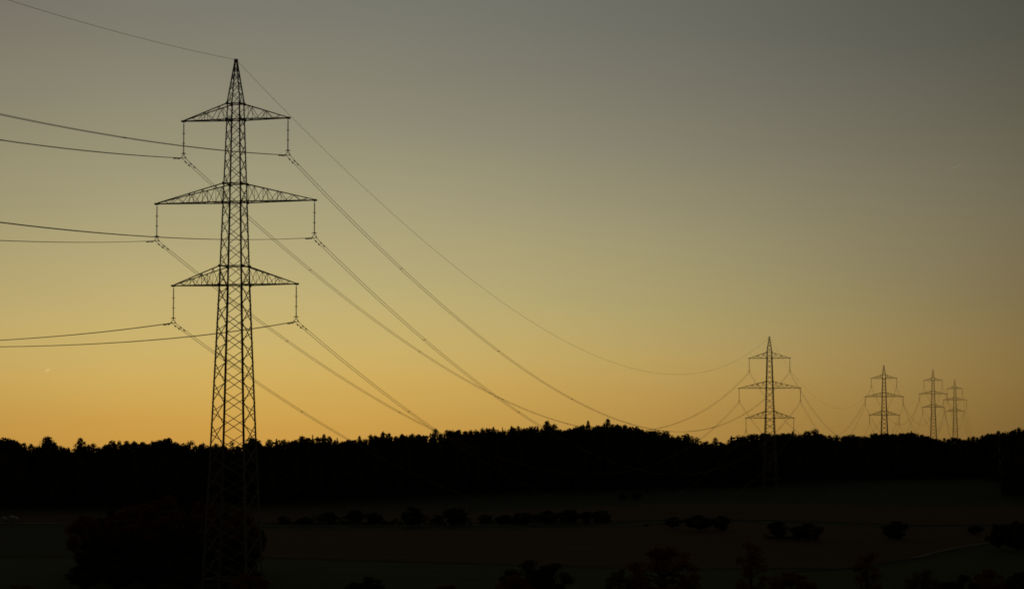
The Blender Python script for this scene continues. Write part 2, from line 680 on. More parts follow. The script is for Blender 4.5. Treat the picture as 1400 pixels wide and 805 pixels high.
            for w in (-0.22, 0.22):
                y_.bar((w, -0.22, -INS + 0.03), (w, 0.22, -INS + 0.03), 0.05 * thick, n=6)
            y_.build("yoke", M['steel'], io)
    # --- footings
    for i in range(4):
        c = corner(0, h3, i)
        ft = MB()
        ft.lathe((c.x, c.y, 0), [(-0.8, 0.45), (0.22, 0.42), (0.30, 0.34)], n=12)
        ft.build("footing", M['concrete'], root)
    return root


# h3, px, distance, base, label
PY = [
    (34.35, 320.0, 255.0, "tall dark lattice pylon in the left foreground, filling the height of the photo"),
    (None, 1052.0, 696.0, "second lattice pylon, standing alone at the forest edge right of centre"),
    (None, 1208.3, 1135.0, "third lattice pylon, left of the two small overlapping ones on the horizon"),
    (None, 1275.3, 1560.0, "fourth lattice pylon, between the third one and the smallest one at far right"),
    (None, 1305.0, 1880.0, "smallest and farthest lattice pylon, rightmost on the skyline"),
    (25.0, 1334.0, 2310.0, "farthest pylon hidden behind the wood at right"),
]
ARM3_Y = [389.6, 571.5, 567.3, 556.8, 562.0]
pyl = []
for i, (h3, px, d, lab) in enumerate(PY):
    x = (px - CXP) / F * d
    bz = ground_z(x, d)
    if h3 is None:
        h3 = EYE + ray(700, ARM3_Y[i])[1] * d - bz
    if i == 0:
        z3 = EYE + ray(700, ARM3_Y[0])[1] * d
        h3 = z3 - bz
    pyl.append((x, d, bz, h3))
    if i < 5:
        make_pylon(h3, px, d, bz, lab, i, thick=(1.12, 1.3, 1.65, 1.75, 1.75)[i])


def clamp_pt(i, k, sx, off=0.0):
    """conductor clamp of pylon i, arm k (0 bottom), side sx; off: which of the pair"""
    x, d, bz, h3 = pyl[i]
    return Vector((x, d, bz + h3 + SPCS[i] * k - INS - 0.04)) + ARM * (sx * (ARM_L[k] - 0.05) + off)


def peak_pt(i):
    x, d, bz, h3 = pyl[i]
    return Vector((x, d, bz + h3 + TIPS[i] + 0.1))


SAG_E, SAG_C = 21.4, 23.7      # sags of a 454 m span: earth wire, conductors
SPAN0 = 454.0


def span_pts(a, b, sag, n=56):
    ln = ((b - a).xy).length
    S = sag * (ln / SPAN0) ** 2
    return [a.lerp(b, t / n) - Vector((0, 0, 4 * S * (t / n) * (1 - t / n))) for t in range(n + 1)]


def back_pts(a, slope, sag, length=310.0, n=60):
    """span that comes over the camera's left side and leaves the photo"""
    b = 4 * sag / SPAN0 ** 2
    out = []
    for q in range(n + 1):
        s = length * q / n
        out.append(a - LINE * s + Vector((0, 0, -slope * s + b * s * s)))
    return out


def along(pts, dist):
    acc = 0.0
    for p, q in zip(pts, pts[1:]):
        l = (q - p).length
        if acc + l >= dist:
            return p.lerp(q, (dist - acc) / l)
        acc += l
    return pts[-1]


ARMN = ("lowest", "middle", "top")
SIDEN = {-1: "left", 1: "right"}
R_CAB, R_EARTH = 0.025, 0.018


def pair(line_pts, side_v, label, group, detail=True, rad=R_CAB):
    """two conductors running side by side with spacers"""
    root = empty("conductor_pair", line_pts[0])
    tag(root, label, "power cable", group)
    o0 = line_pts[0]
    for s in (-0.2, 0.2):
        c = MB()
        pts = [p - o0 + side_v * s for p in line_pts]
        c.tube(pts, rad, 5)
        co = c.build("conductor", M['cable'], root)
        if detail:
            # vibration dampers near the clamp
            for dd in ((0.9, 2.0) if s < 0 else (1.5, 2.6)):
                p = along(pts, dd)
                q = along(pts, dd + 0.42)
                dm = MB()
                dm.bar(p + Vector((0, 0, -0.09)), p.lerp(q, 0.3) + Vector((0, 0, -0.09)), 0.055, n=6)
                dm.bar(p.lerp(q, 0.7) + Vector((0, 0, -0.09)), q + Vector((0, 0, -0.09)), 0.055, n=6)
                dm.bar(p + Vector((0, 0, -0.09)), q + Vector((0, 0, -0.09)), 0.012, n=5)
                m_ = p.lerp(q, 0.5)
                dm.bar(m_, m_ + Vector((0, 0, -0.09)), 0.02, n=5)
                dm.build("damper", M['cable'], co)
    if detail:
        sp = 45.0
        tot = sum((q - p).length for p, q in zip(line_pts, line_pts[1:]))
        while sp < tot - 20:
            p = along(line_pts, sp) - o0
            b = MB()
            b.bar(p - side_v * 0.23, p + side_v * 0.23, 0.030, n=6)
            b.build("spacer", M['cable'], root)
            sp += 52.0
    return root


# slopes of the near span at the big pylon, from where each wire leaves the photo
def slope_for(a, sag, px, py):
    """slope so that the wire passes the picture point (px, py)"""
    X_, Z_ = ray(px, py)
    # a.x - LINE.x*s = X_*(a.y - LINE.y*s)
    s = (a.x - X_ * a.y) / (LINE.x - X_ * LINE.y)
    y = a.y - LINE.y * s
    z = EYE + Z_ * y
    b = 4 * sag / SPAN0 ** 2
    return -(z - a.z - b * s * s) / s


EDGE = {(2, 1): 156.5, (2, -1): 191.5, (1, 1): 304.0, (1, -1): 328.8, (0, 1): 474.0, (0, -1): 465.0}
a = peak_pt(0)
pts = back_pts(a, slope_for(a, SAG_E, 10, 0), SAG_E)
w = MB()
w.tube([p - a for p in pts], R_EARTH, 5)
o = w.build("earth_wire", M['cable'], None, a)
tag(o, "single thin wire from the big pylon's peak up to the top left corner", "power cable", "earth wires on the pylon peaks")
for (k, sx), ye in EDGE.items():
    a = clamp_pt(0, k, sx)
    pts = back_pts(a, slope_for(a, SAG_C, 0, ye), SAG_C)
    pair(pts, ARM, "cable pair leaving the photo at left from the big pylon's %s arm, %s end" % (ARMN[k], SIDEN[sx]), "conductor pairs on the left of the big pylon")
ORD = ("big", "second", "third", "fourth", "fifth")
for i in range(5):
    nxt = ("the second pylon", "the third pylon", "the fourth pylon", "the farthest pylon", "beyond the wood")[i]
    frm = ORD[i]
    a, b = peak_pt(i), peak_pt(i + 1)
    pts = span_pts(a, b, SAG_E)
    w = MB()
    w.tube([p - a for p in pts], R_EARTH, 5)
    o = w.build("earth_wire", M['cable'], None, a)
    tag(o, "single thin wire sagging from the %s pylon's peak to %s" % (frm, nxt), "power cable", "earth wires on the pylon peaks")
    for k in range(3):
        for sx in (-1, 1):
            a, b = clamp_pt(i, k, sx), clamp_pt(i + 1, k, sx)
            pts = span_pts(a, b, SAG_C)
            pair(pts, ARM, "cable pair from the %s pylon's %s arm, %s end, to %s" % (frm, ARMN[k], SIDEN[sx], nxt),
                 "conductor pairs between the pylons", detail=(i == 0))

# ------------------------------------------------------------------ trees


def leaf(mb, p, size, r):
    """one leaf clump: a small bent quad"""
    n = Vector((r.gauss(0, 1), r.gauss(0, 1), r.gauss(0, 0.8)))
    if n.length < 1e-3:
        n = Vector((0, 0, 1))
    n.normalize()
    up = Vector((0, 0, 1)) if abs(n.z) < 0.9 else Vector((1, 0, 0))
    s = n.cross(up).normalized()
    t = n.cross(s)
    an = r.uniform(0, 6.28)
    s, t = s * math.cos(an) + t * math.sin(an), t * math.cos(an) - s * math.sin(an)
    a, b = size * r.uniform(0.6, 1.2), size * r.uniform(0.35, 0.8)
    k = len(mb.v)
    mb.v += [p - s * a, p - t * b + n * size * 0.15, p + s * a, p + t * b - n * size * 0.1]
    mb.f.append((k, k + 1, k + 2, k + 3))


def conifer_proto(seed, W=0.17, n_leaf=4200, ragged=0.25, full=0.22, power=0.85):
    """unit-height spruce: crown half width W at the base"""
    r = random.Random(seed)
    cr, tr = MB(), MB()
    tr.tube([(0, 0, -0.02), (0.002, 0.001, 0.5), (0, 0, 0.985)], [0.018, 0.010, 0.0015], 7)
    z = 0.07
    levels = []
    while z < 0.985:
        levels.append(z)
        z += 0.050 * (1 - z) + 0.012
    for z in levels:
        f_ = min(1.0, (1 - z) / full) ** power + 0.35 * max(0.0, (1 - z) - full)
        rad = W * f_ * r.uniform(1 - ragged, 1 + ragged * 0.5) + 0.003
        nb = 8
        ph = r.uniform(0, 6.28)
        for q in range(nb):
            an = ph + q * 6.283 / nb + r.uniform(-0.25, 0.25)
            rr = rad * r.uniform(0.7, 1.15)
            a = Vector((0, 0, z))
            drop = rr * r.uniform(0.15, 0.45)
            b = Vector((math.cos(an) * rr, math.sin(an) * rr, z - drop + (0.01 if z > .8 else 0)))
            tr.bar(a, b, 0.0032, n=3, r2=0.001, caps=False)
            m = max(4, int(n_leaf / (len(levels) * nb) * (0.75 + 0.5 * (1 - z))))
            for w in range(m):
                t = r.uniform(0.12, 1.02)
                p = a.lerp(b, t) + Vector((r.gauss(0, 0.014), r.gauss(0, 0.014), r.gauss(0, 0.007) - 0.006)) * (0.4 + 1.0 * (1 - z))
                leaf(cr, p, 0.017 * (0.45 + 0.8 * (1 - z)), r)
    for w in range(30):
        leaf(cr, Vector((r.gauss(0, 0.0018), r.gauss(0, 0.0018), r.uniform(0.955, 1.0))), 0.006, r)
    return cr, tr


def broad_proto(seed, W=0.30, base=0.18, n_leaf=3000, gap=0.0, clumps=34, size=0.020, flat=1.0, fill=0.45, rmin=0.045, rmax=0.095):
    """unit-height broadleaf tree; gap thins it so that limbs and sky show"""
    r = random.Random(seed)
    cr, tr = MB(), MB()
    tr.tube([(0, 0, -0.02), (0.006, -0.004, base), (-0.004, 0.005, 0.55), (0.0, 0, 0.86)], [0.024, 0.020, 0.011, 0.003], 8)
    cz = (base + 1) / 2
    hz = (1 - base) / 2
    cs = []
    for q in range(clumps):
        while True:
            p = Vector((r.uniform(-1, 1), r.uniform(-1, 1), r.uniform(-1, 1)))
            if p.length < 1:
                break
        u = p.normalized() * (p.length ** fill)
        wz = 1 - 0.25 * max(0, -u.z)
        c = Vector((u.x * W * 0.84 * wz, u.y * W * 0.84 * wz, cz + u.z * hz * 0.86))
        rad = r.uniform(rmin, rmax) * (1 if gap < 0.5 else 0.8)
        cs.append((c, rad))
    cs += [(Vector((r.uniform(-.10, .10), r.uniform(-.10, .10), 0.925)), 0.07) for _ in range(2)]
    for c, rad in cs:
        # limb from the trunk to the clump
        zt = max(base * 0.9, min(0.8, c.z - 0.35 * math.hypot(c.x, c.y) - 0.1))
        a = Vector((0, 0, zt))
        mid = a.lerp(c, 0.55) + Vector((r.uniform(-.02, .02), r.uniform(-.02, .02), -0.02))
        tr.tube([a, mid, c], [0.008, 0.005, 0.002], 4)
        for w in range(5):
            e = c + Vector((r.gauss(0, 1), r.gauss(0, 1), abs(r.gauss(0.4, 1)))).normalized() * rad * r.uniform(0.8, 1.4)
            tr.bar(c, e, 0.002, n=3, r2=0.0008, caps=False)
        m = int(n_leaf / len(cs) * (1 - 0.75 * gap))
        for w in range(m):
            v = Vector((r.gauss(0, 1), r.gauss(0, 1), r.gauss(0, 1)))
            v = v.normalized() * rad * (r.random() ** 0.4) * 1.12
            v.z *= 0.8 * flat
            p = c + v
            if p.z < base * 0.7:
                continue
            leaf(cr, p, size * r.uniform(0.6, 1.15), r)
    top = max(v.z for v in cr.v)
    for b in (cr, tr):
        b.v = [Vector((v.x, v.y, v.z if v.z < 0 else v.z / top)) for v in b.v]
    return cr, tr


KINDS = {}


def register(kind, protos, leafmat):
    KINDS[kind] = []
    for cr, tr in protos:
        KINDS[kind].append((cr.mesh("crown", M[leafmat]), tr.mesh("trunk", M['bark'])))


register('C', [conifer_proto(s, W=.185, ragged=g, full=f_, power=p_) for s, g, f_, p_ in ((1, .2, .20, .95), (2, .35, .17, .9), (3, .25, .24, 1.05), (4, .4, .15, .8))], 'conifer')
register('S', [conifer_proto(s, W=.12, n_leaf=3400, full=.3, power=1.0) for s in (7, 8)], 'conifer')
register('B', [broad_proto(s, W=w_, clumps=c + 14, n_leaf=4600, size=0.024) for s, w_, c in ((11, .30, 36), (12, .34, 40), (13, .27, 32), (14, .32, 30))], 'mixed')
register('D', [broad_proto(s, W=w_, n_leaf=2400, clumps=26, gap=0.55) for s, w_ in ((21, .28), (22, .32), (23, .25))], 'mixed')
register('N', [broad_proto(s, W=.15, base=.1, clumps=22, n_leaf=2200) for s in (31, 32)], 'mixed')
register('F', [broad_proto(s, W=.45, base=b_, clumps=46, n_leaf=8000, size=0.030, fill=.6, rmin=.07, rmax=.15, gap=.1) for s, b_ in ((41, .03), (42, .08), (43, .02), (44, .05))], 'green')
register('A', [broad_proto(s, W=.36, base=.06, clumps=70, n_leaf=11000, size=0.016) for s in (51, 52, 53)], 'autumn')
register('G', [broad_proto(s, W=.38, base=.04, clumps=70, n_leaf=11000, size=0.016) for s in (61, 62)], 'green')
register('O', [broad_proto(s, W=.34, base=.06, clumps=60, n_leaf=9000, size=0.016, gap=.15) for s in (71, 72)], 'ochre')
register('T', [broad_proto(s, W=.20, base=.05, clumps=30, n_leaf=4200, size=0.014, gap=.3) for s in (81, 82)], 'autumn')

NAMES = {'C': 'conifer_tree', 'S': 'spruce_tree', 'B': 'broadleaf_tree', 'D': 'sparse_tree', 'N': 'slender_tree',
         'F': 'field_tree', 'A': 'autumn_tree', 'G': 'leafy_tree', 'O': 'autumn_tree', 'T': 'autumn_tree'}
HALFW = {'C': .185, 'S': .12, 'B': .30, 'D': .28, 'N': .15, 'F': .45, 'A': .36, 'G': .38, 'O': .34, 'T': .20}


def plant(kind, loc, height, width, label, group=None, cat="tree"):
    cr, tr = rng.choice(KINDS[kind])
    root = empty(NAMES[kind], loc, rng.uniform(0, 6.28))
    wf = (width / 2) / (HALFW[kind])
    root.scale = (wf, wf, height)
    for nm, me in (("crown", cr), ("trunk", tr)):
        o = bpy.data.objects.new(nm, me)
        COL.objects.link(o)
        o.parent = root
    tag(root, label, cat, group)
    return root


# the skyline, tree by tree: picture column, picture row of the top, kind, width of the crown in the photo
SKYL = """0,599,B,30;9.5,597,B,26;17,601,B,22;25,604.5,C,14;33.5,604,C,14;42.5,605,C,14;50,609,B,16;65.5,595,C,27;74,603,C,18;82,608,B,16;88,612,B,14;
94,610,N,7;100,616,B,10;110,597,C,20;121,606,N,9;127.5,604.5,C,15;135,610,N,8;142,609,B,14;151,601.5,D,20;163,601,N,7;170,602,D,14;176,601.5,B,18;188,602.5,B,20;198,604.5,B,14;205,606,B,16;212,602,B,16;219,600,B,14;
228,597.5,B,26;238,603,B,16;247,605,D,16;255,606,B,14;266,601.5,D,20;272,606,B,12;278,604,C,12;287,608,B,16;295,604.5,C,16;303,607,B,18;310,609,B,16;320.5,602,D,12;327,608.5,B,12;
336,604,B,14;343,597,B,22;350,601,B,18;358,609,B,14;368,599,C,17;378,598.5,S,9;388.5,599,C,14;395,603,B,12;402,600,B,16;413,594.5,C,22;418,597,B,14;423,597,C,12;427.5,593,S,6;434,595.5,C,12;443,592,C,15;450,594.5,C,12;
458,600,C,13;461,597,S,5;470,602,B,14;478,599.5,B,18;484,600,B,14;491.5,594.5,C,13;500,598.5,C,11;507,592.5,C,13;514,594,B,14;523.5,588.5,C,15;532,590.5,C,13;540,595,B,14;552,592,B,14;558,593.5,B,14;
564,591,C,12;575,592.5,B,16;583,594,B,14;595.5,584.5,C,15;604,592,B,12;613,586.5,B,18;627,586.5,B,16;638,588,B,16;648,586,B,14;655,588,B,14;659.5,583.5,C,11;668,584,B,14;674.5,582,C,11;680,586,B,12;687,583,S,6;693,586,B,14;
699.5,581,C,11;702,583,B,12;708.5,580.5,C,10;716,584,B,14;727,581.5,B,20;735.5,582,S,6;742,584,B,12;748,573.5,C,17;757.5,578,C,16;765,586,B,14;772,586.5,B,14;780,584.5,B,16;789,581.5,B,16;796,579.5,B,16;804,573.5,C,12;
812,582,B,12;818,580,B,16;826,577,C,12;831,571,C,16;842,579,B,16;852,579.5,B,14;860,582,B,12;869,582,B,20;876,586,B,10;884,588,B,14;893,587.5,B,20;903,587.5,B,18;911,588,D,12;921,594,B,16;934,592,D,18;941,592.5,C,9;947,595,D,14;957,597,D,16;965,602,B,12;
972,605,B,12;978,597,C,13;990,604.5,B,16;1000,595,S,10;1007.5,594,D,12;1017,594.5,B,16;1029,592,B,16;1040,591,B,18;1050,591.5,B,16;1060,592,B,16;1070,591,B,16;1077,591,B,14;1084,588,C,9;1090,592,B,14;1098,588,D,14;1104,588,D,12;1116,585.5,D,14;
1124,592,B,16;1134,593.5,C,10;1147,594,D,16;1155,595,B,14;1162,593,B,18;1172,595,B,16;1182,595,B,14;1194,591.5,B,16;1203,591,B,16;1210,591,B,16;1218,592,B,16;1227,592.5,B,16;1234,591,B,14;1242,590,B,12;1246,587.5,S,6;1250,590.5,B,12;1259,593,B,16;1268,595,B,16;
1276,598,B,16;1284,600,B,14;1291,597.5,C,10;1299,599,B,12;1303,597,B,14;1311,598,B,14;1317,600,B,12;1324.5,596,C,9;1331,595,C,11;1336,596.5,C,9;1342.5,594,C,13;1352,591.5,B,16;1360,592,B,14;1365,587.5,C,14;1374,590,B,16;1382,587,B,16;1388,585,C,11;1393,582.5,C,13;1399,585,B,16;
-12,600,B,22;-26,604,C,20;-40,602,B,22;1410,583,B,20;1422,586,C,18;1436,584,B,22"""
EDGE_X = [-60, 0, 200, 350, 500, 700, 900, 1040, 1100, 1300, 1362, 1372, 1460]
EDGE_D = [540, 545, 550, 560, 600, 650, 685, 705, 770, 815, 810, 610, 600]


def edge_d(px):
    return float(np.interp(px, EDGE_X, EDGE_D))


SPECIAL = {
    65.5: "broad conical evergreen rising highest on the skyline at far left",
    110: "tall knobbly evergreen with a round tip, second peak from the left",
    94: "narrow lone tree in the dip between the two tall left evergreens",
    151: "see-through half bare tree just right of the two left peaks",
    163: "small club shaped treetop beside the see-through tree at left",
    228: "wide domed crown highest between the left evergreens and the big pylon",
    266: "half bare airy crown just left of the big pylon's legs",
    343: "bushy dark crown directly behind the big pylon's right leg",
    378: "thin pointed spruce tip, second peak right of the big pylon",
    413: "steep dark cone starting the rise of the wood right of the big pylon",
    427.5: "needle thin spruce top among the cones right of the big pylon",
    507: "pointed treetop beside where the leftmost cables vanish",
    595.5: "pointed spruce where the lowest right cables meet the wood",
    613: "broad round crown just right of the spruce where cables vanish",
    748: "ragged evergreen, left of the twin peaks mid skyline",
    757.5: "shorter evergreen, right of the twin peaks mid skyline",
    804: "pointed conifer on the hump between the twin peaks and the tallest one",
    831: "tallest ragged evergreen on the central hump of the wood",
    869: "blocky dark crown at the right end of the central hump",
    934: "feathery half bare tree below the lowest point of the cables",
    978: "lone dark cone in the dip left of the second pylon",
    1000: "small layered spruce just left of the second pylon's lower arm",
    1116: "wispy bare treetop just right of the second pylon",
    1246: "tiny spike of a treetop between third and fourth pylons",
    1324.5: "small spruce tip right of the farthest pylon",
    1365: "conical treetop where the wood rises at far right",
    1393: "highest treetop at the right edge of the photo",
}
KLAB = {'C': "conical evergreen treetop", 'S': "thin pointed spruce top", 'B': "rounded dark treetop", 'D': "airy half bare treetop", 'N': "slender dark treetop"}


def region(px):
    for lim, s, g in ((60, "left of the two tall left evergreens", "a"), (140, "around the two tall left evergreens", "b"), (285, "between the left evergreens and the big pylon", "c"),
                      (360, "behind the big pylon's legs", "d"), (470, "on the skyline just right of the big pylon", "e"),
                      (600, "where the left cables vanish into the wood", "f"), (745, "left of the twin evergreen peaks", "g"),
                      (880, "on the central hump of the wood", "h"), (1040, "between the central hump and the second pylon", "i"),
                      (1200, "between the second and third pylons", "j"), (1310, "around the feet of the three far pylons", "k"), (2000, "right of the farthest pylon", "l")):
        if px < lim:
            return s


sky_list = []
for item in SKYL.replace("\n", "").split(";"):
    if not item.strip():
        continue
    a_, b_, k_, w_ = item.split(",")
    sky_list.append((float(a_), float(b_), k_, float(w_)))
sky_list.sort()
for px, py, kind, wpx in sky_list:
    d = edge_d(px) + (rng.uniform(8, 22) if kind != 'S' else rng.uniform(5, 14)) + (12 if kind in 'B' else 0)
    p = at(px, py, d)
    gz = ground_z(p.x, d)
    h = p.z - gz
    wm = max(wpx * d / F * 1.15, 1.2)
    if kind in 'C':
        wm = wm * 1.55
    if kind == 'S':
        wm = wm * 1.2
    if kind in 'BD':
        wm = max(wm * 1.65, 4.8)
    lab = SPECIAL.get(px)
    if lab is None:
        lab = "%s %s" % (KLAB[kind], region(px))
        grp = "%ss %s" % (KLAB[kind], region(px))
    else:
        grp = "trees making up the wood's skyline"
    plant(kind, (p.x, d, gz), h, wm, lab, grp)

# the body of the wood under and between the skyline crowns
SX = [s[0] for s in sky_list]
SYs = [s[1] for s in sky_list]


def env(px):
    """lowest skyline row near px, so the mass never covers a gap between the traced crowns"""
    near = [y for x, y in zip(SX, SYs) if abs(x - px) < 7]
    mid = float(np.interp(px, SX, SYs))
    return max(near + [mid])


def forest_mass():
    r = random.Random(5)
    mb = MB()
    tk = MB()
    for row in range(7):
        px = -420.0 + r.uniform(0, 6)
        while px < 1800:
            dd = edge_d(px) + 2 + row * 9 + r.uniform(-2.5, 2.5)
            if row > 4:
                dd += 14 * (row - 4)
            under = {0: r.uniform(10, 28), 1: r.uniform(5, 18)}.get(row, r.uniform(1.5, 6))
            p = at(px, env(px) + under, dd)
            gz = ground_z(p.x, dd)
            h = p.z - gz
            rad = r.uniform(1.9, 3.0)
            # opaque heart, then leaf clumps round it
            zc0 = 0.8 if row < 2 else 2.0
            prof = []
            for q in range(8):
                t = q / 7
                z = gz + zc0 + (h - 1.3 - zc0) * t
                prof.append((z, max(0.1, rad * 0.82 * math.sin(math.pi * (0.10 + 0.84 * t)) ** 0.6)))
            k0 = len(mb.v)
            mb.lathe((p.x, dd, 0), prof, n=9)
            for i in range(k0, len(mb.v)):
                v = mb.v[i]
                mb.v[i] = v + Vector((r.uniform(-.4, .4), r.uniform(-.4, .4), r.uniform(-.3, .3)))
            for q in range(150 if row < 3 else 110):
                t = r.random() ** 0.7
                z = gz + 0.3 + (h - 0.4) * t
                rr = rad * (math.sin(math.pi * (0.06 + 0.90 * t)) ** 0.6) * r.uniform(0.75, 1.15)
                an = r.uniform(0, 6.283)
                leaf(mb, Vector((p.x + math.cos(an) * rr, dd + math.sin(an) * rr, z)), r.uniform(0.3, 0.6), r)
            if row < 2:
                tk.tube([(p.x, dd - rad * .6, gz - .2), (p.x + .1, dd - rad * .5, gz + h * .5)], [0.18, 0.1], 6)
            px += r.uniform(2.6, 3.8) / dd * F * (1.0 if row < 4 else 1.2)
    px = -420.0
    while px < 1800:
        dd = edge_d(px) - abs(r.gauss(0, 3.5)) + 1
        x = (px - CXP) / F * dd
        gz = ground_z(x, dd)
        h, rad = r.uniform(1.0, 5.0), r.uniform(0.8, 2.2)
        for q in range(int(60 * rad)):
            v = Vector((r.gauss(0, 1), r.gauss(0, 1), r.gauss(0, 1))).normalized() * r.random() ** 0.4
            leaf(mb, Vector((x + v.x * rad, dd + v.y * rad, gz + h * (0.45 + 0.5 * v.z))), r.uniform(0.25, 0.5), r)
        px += r.uniform(4, 14)
    o = mb.build("forest", M['mixed'])
    tag(o, "dark band of woodland along the far edge of the fields", "forest", None, "stuff")


forest_mass()

# --- trees and hedges out in the fields: column, foot row, top row, width, kind, label
FT = [
    (388, 716, 705, 18, 'F', "small dim field tree nearest the big pylon's right leg"),
    (418, 717, 706, 22, 'F', "low dim bush second from the big pylon in the field row"),
    (450, 716, 699, 30, 'F', "wide bushy tree third in the field row right of the big pylon"),
    (485, 716, 696, 30, 'F', "tall rounded tree in the left part of the field row"),
    (512, 717, 700, 24, 'F', "lower tree between the left clump and the lone tree of the field row"),
    (563, 721, 692, 28, 'F', "round tree on a visible trunk in the middle of the field row"),
    (598, 718, 703, 16, 'F', "small gap filling bush left of the blocky tree in the field row"),
    (622, 719, 693, 32, 'F', "blocky dense tree right of the round one in the field row"),
    (663, 717, 703, 22, 'F', "low bush right of the blocky tree in the field row"),
    (690, 718, 703, 20, 'F', "small bush before the long right clump of the field row"),
    (716, 718, 700, 30, 'F', "first tree of the long right clump in the field row"),
    (748, 718, 697, 32, 'F', "second tree of the long right clump in the field row"),
    (780, 717, 695, 34, 'F', "broadest tree inside the long right clump of the field row"),
    (802, 717, 699, 22, 'F', "short tree inside the right end of the field row clump"),
    (822, 716, 697, 26, 'F', "round tree ending the long clump at its right"),
    (852, 684, 675, 14, 'F', "tiny bush high in the meadow, left of a pair"),
    (870, 684, 672, 14, 'F', "tiny tree high in the meadow, right of a pair"),
    (884, 722, 716, 8, 'F', "solitary tiny bush on the track between two tree clumps"),
    (920, 725, 706, 24, 'F', "small round tree left of the broad field tree"),
    (955, 728, 703, 40, 'F', "broad dark field tree, middle of three, left of the second pylon"),
    (986, 727, 704, 24, 'F', "tree hugging the right side of the broad field tree"),
    (1064, 738, 712, 32, 'F', "left one of two round trees below the second pylon"),
    (1104, 740, 714, 40, 'F', "right one of two round trees below the second pylon"),
    (1224, 739, 711, 36, 'F', "solitary round tree on the field below the third pylon"),
    (1333, 734, 718, 22, 'F', "small solitary tree at the end of the pale road"),
    (1366, 752, 715, 38, 'F', "dark bushy tree at right edge beside the pale road"),
    (1392, 754, 711, 44, 'F', "tallest dark tree of the clump on the right edge of the fields"),
    (1418, 752, 716, 40, 'F', "dark tree cut off by the right edge of the photo"),
]
for px, yb, yt, w_, kd, lab in FT:
    x, d = flat_at(px, yb)
    gz = ground_z(x, d)
    h = at(px, yt, d).z - gz
    plant(kd, (x, d, gz), h, w_ * d / F * 1.12, lab, "trees and bushes scattered over the fields")

def hedge(pts, h, label, seed):
    r = random.Random(seed)
    mb = MB()
    W = [flat_at(*p) for p in pts]
    for (x0, y0), (x1, y1) in zip(W, W[1:]):
        ln = math.hypot(x1 - x0, y1 - y0)
        for q in range(int(ln * 60)):
            t = r.random()
            x, y = x0 + (x1 - x0) * t, y0 + (y1 - y0) * t
            hh = h * (0.45 + 0.35 * math.sin(x * 0.9 + seed) + 0.25 * math.sin(x * 2.3 + 1) + 0.25 * math.sin(x * 0.31))
            if hh < 0.12:
                continue
            leaf(mb, Vector((x, y + r.uniform(-.8, .8), ground_z(x, y) + hh * r.random() ** 0.7)), r.uniform(0.12, 0.28), r)
    o = mb.build("hedge", M['green'])
    tag(o, label, "hedge", "low hedges under the field tree row")


hedge([(372, 716.5), (450, 716.5), (560, 718.5), (645, 718.5)], 1.5, "low ragged hedge under the left half of the field tree row", 3)
hedge([(655, 717.5), (740, 717.8), (836, 717)], 1.8, "low ragged hedge under the right half of the field tree row", 5)
hedge([(1045, 738), (1120, 740)], 0.9, "low scrub joining the two round trees below the second pylon", 9)

# --- autumn trees near the big pylon and at the foot of the slope: column, top row, distance, width, kind, label
NT = [
    (118, 703, 296, 62, 'A', "leftmost rusty autumn tree of the copse by the big pylon"),
    (146, 694, 302, 70, 'G', "dark green tree second from left in the copse by the pylon"),
    (174, 690, 294, 72, 'A', "rusty round tree at left centre of the copse by the pylon"),
    (202, 686, 300, 66, 'O', "dull yellow tree in the middle of the copse by the pylon"),
    (226, 675, 292, 74, 'A', "tallest rusty tree of the copse left of the big pylon"),
    (256, 686, 302, 68, 'G', "dark tree just left of the big pylon's legs"),
    (280, 684, 294, 64, 'A', "rusty tree directly behind the big pylon's left leg"),
    (306, 685, 300, 66, 'O', "dull yellow tree seen between the big pylon's legs"),
    (330, 692, 292, 58, 'A', "rusty tree directly behind the big pylon's right leg"),
    (348, 712, 304, 36, 'G', "low dark tree at the right end of the pylon's copse"),
    (132, 730, 282, 66, 'G', "low dark shrub in front of the copse at its left"),
    (180, 726, 280, 78, 'G', "dark shrub in front of the copse, centre left"),
    (232, 722, 281, 78, 'G', "dark shrub in front of the tallest rusty tree"),
    (284, 730, 279, 70, 'G', "dark shrub in front of the copse, behind the big pylon's left leg"),
    (116, 770, 268, 60, 'G', "lowest dark bush at the left foot of the copse"),
    (160, 762, 268, 70, 'G', "black looking bush at the foot of the copse, second from left"),
    (208, 758, 269, 74, 'G', "black looking bush at the foot of the copse under the tallest tree"),
    (258, 762, 268, 72, 'G', "black looking bush at the foot of the big pylon's left leg"),
    (306, 768, 270, 68, 'G', "black looking bush low between the big pylon's legs"),
    (343, 776, 269, 44, 'G', "small black bush at the foot of the big pylon's right leg"),
    (328, 738, 280, 60, 'G', "dark shrub in front of the copse, behind the big pylon's right leg"),
]
for px, yt, d, w_, kd, lab in NT:
    p = at(px, yt, d)
    gz = ground_z(p.x, d)
    plant(kd, (p.x, d, gz), p.z - gz, w_ * d / F, lab, "trees of the copse at the big pylon")
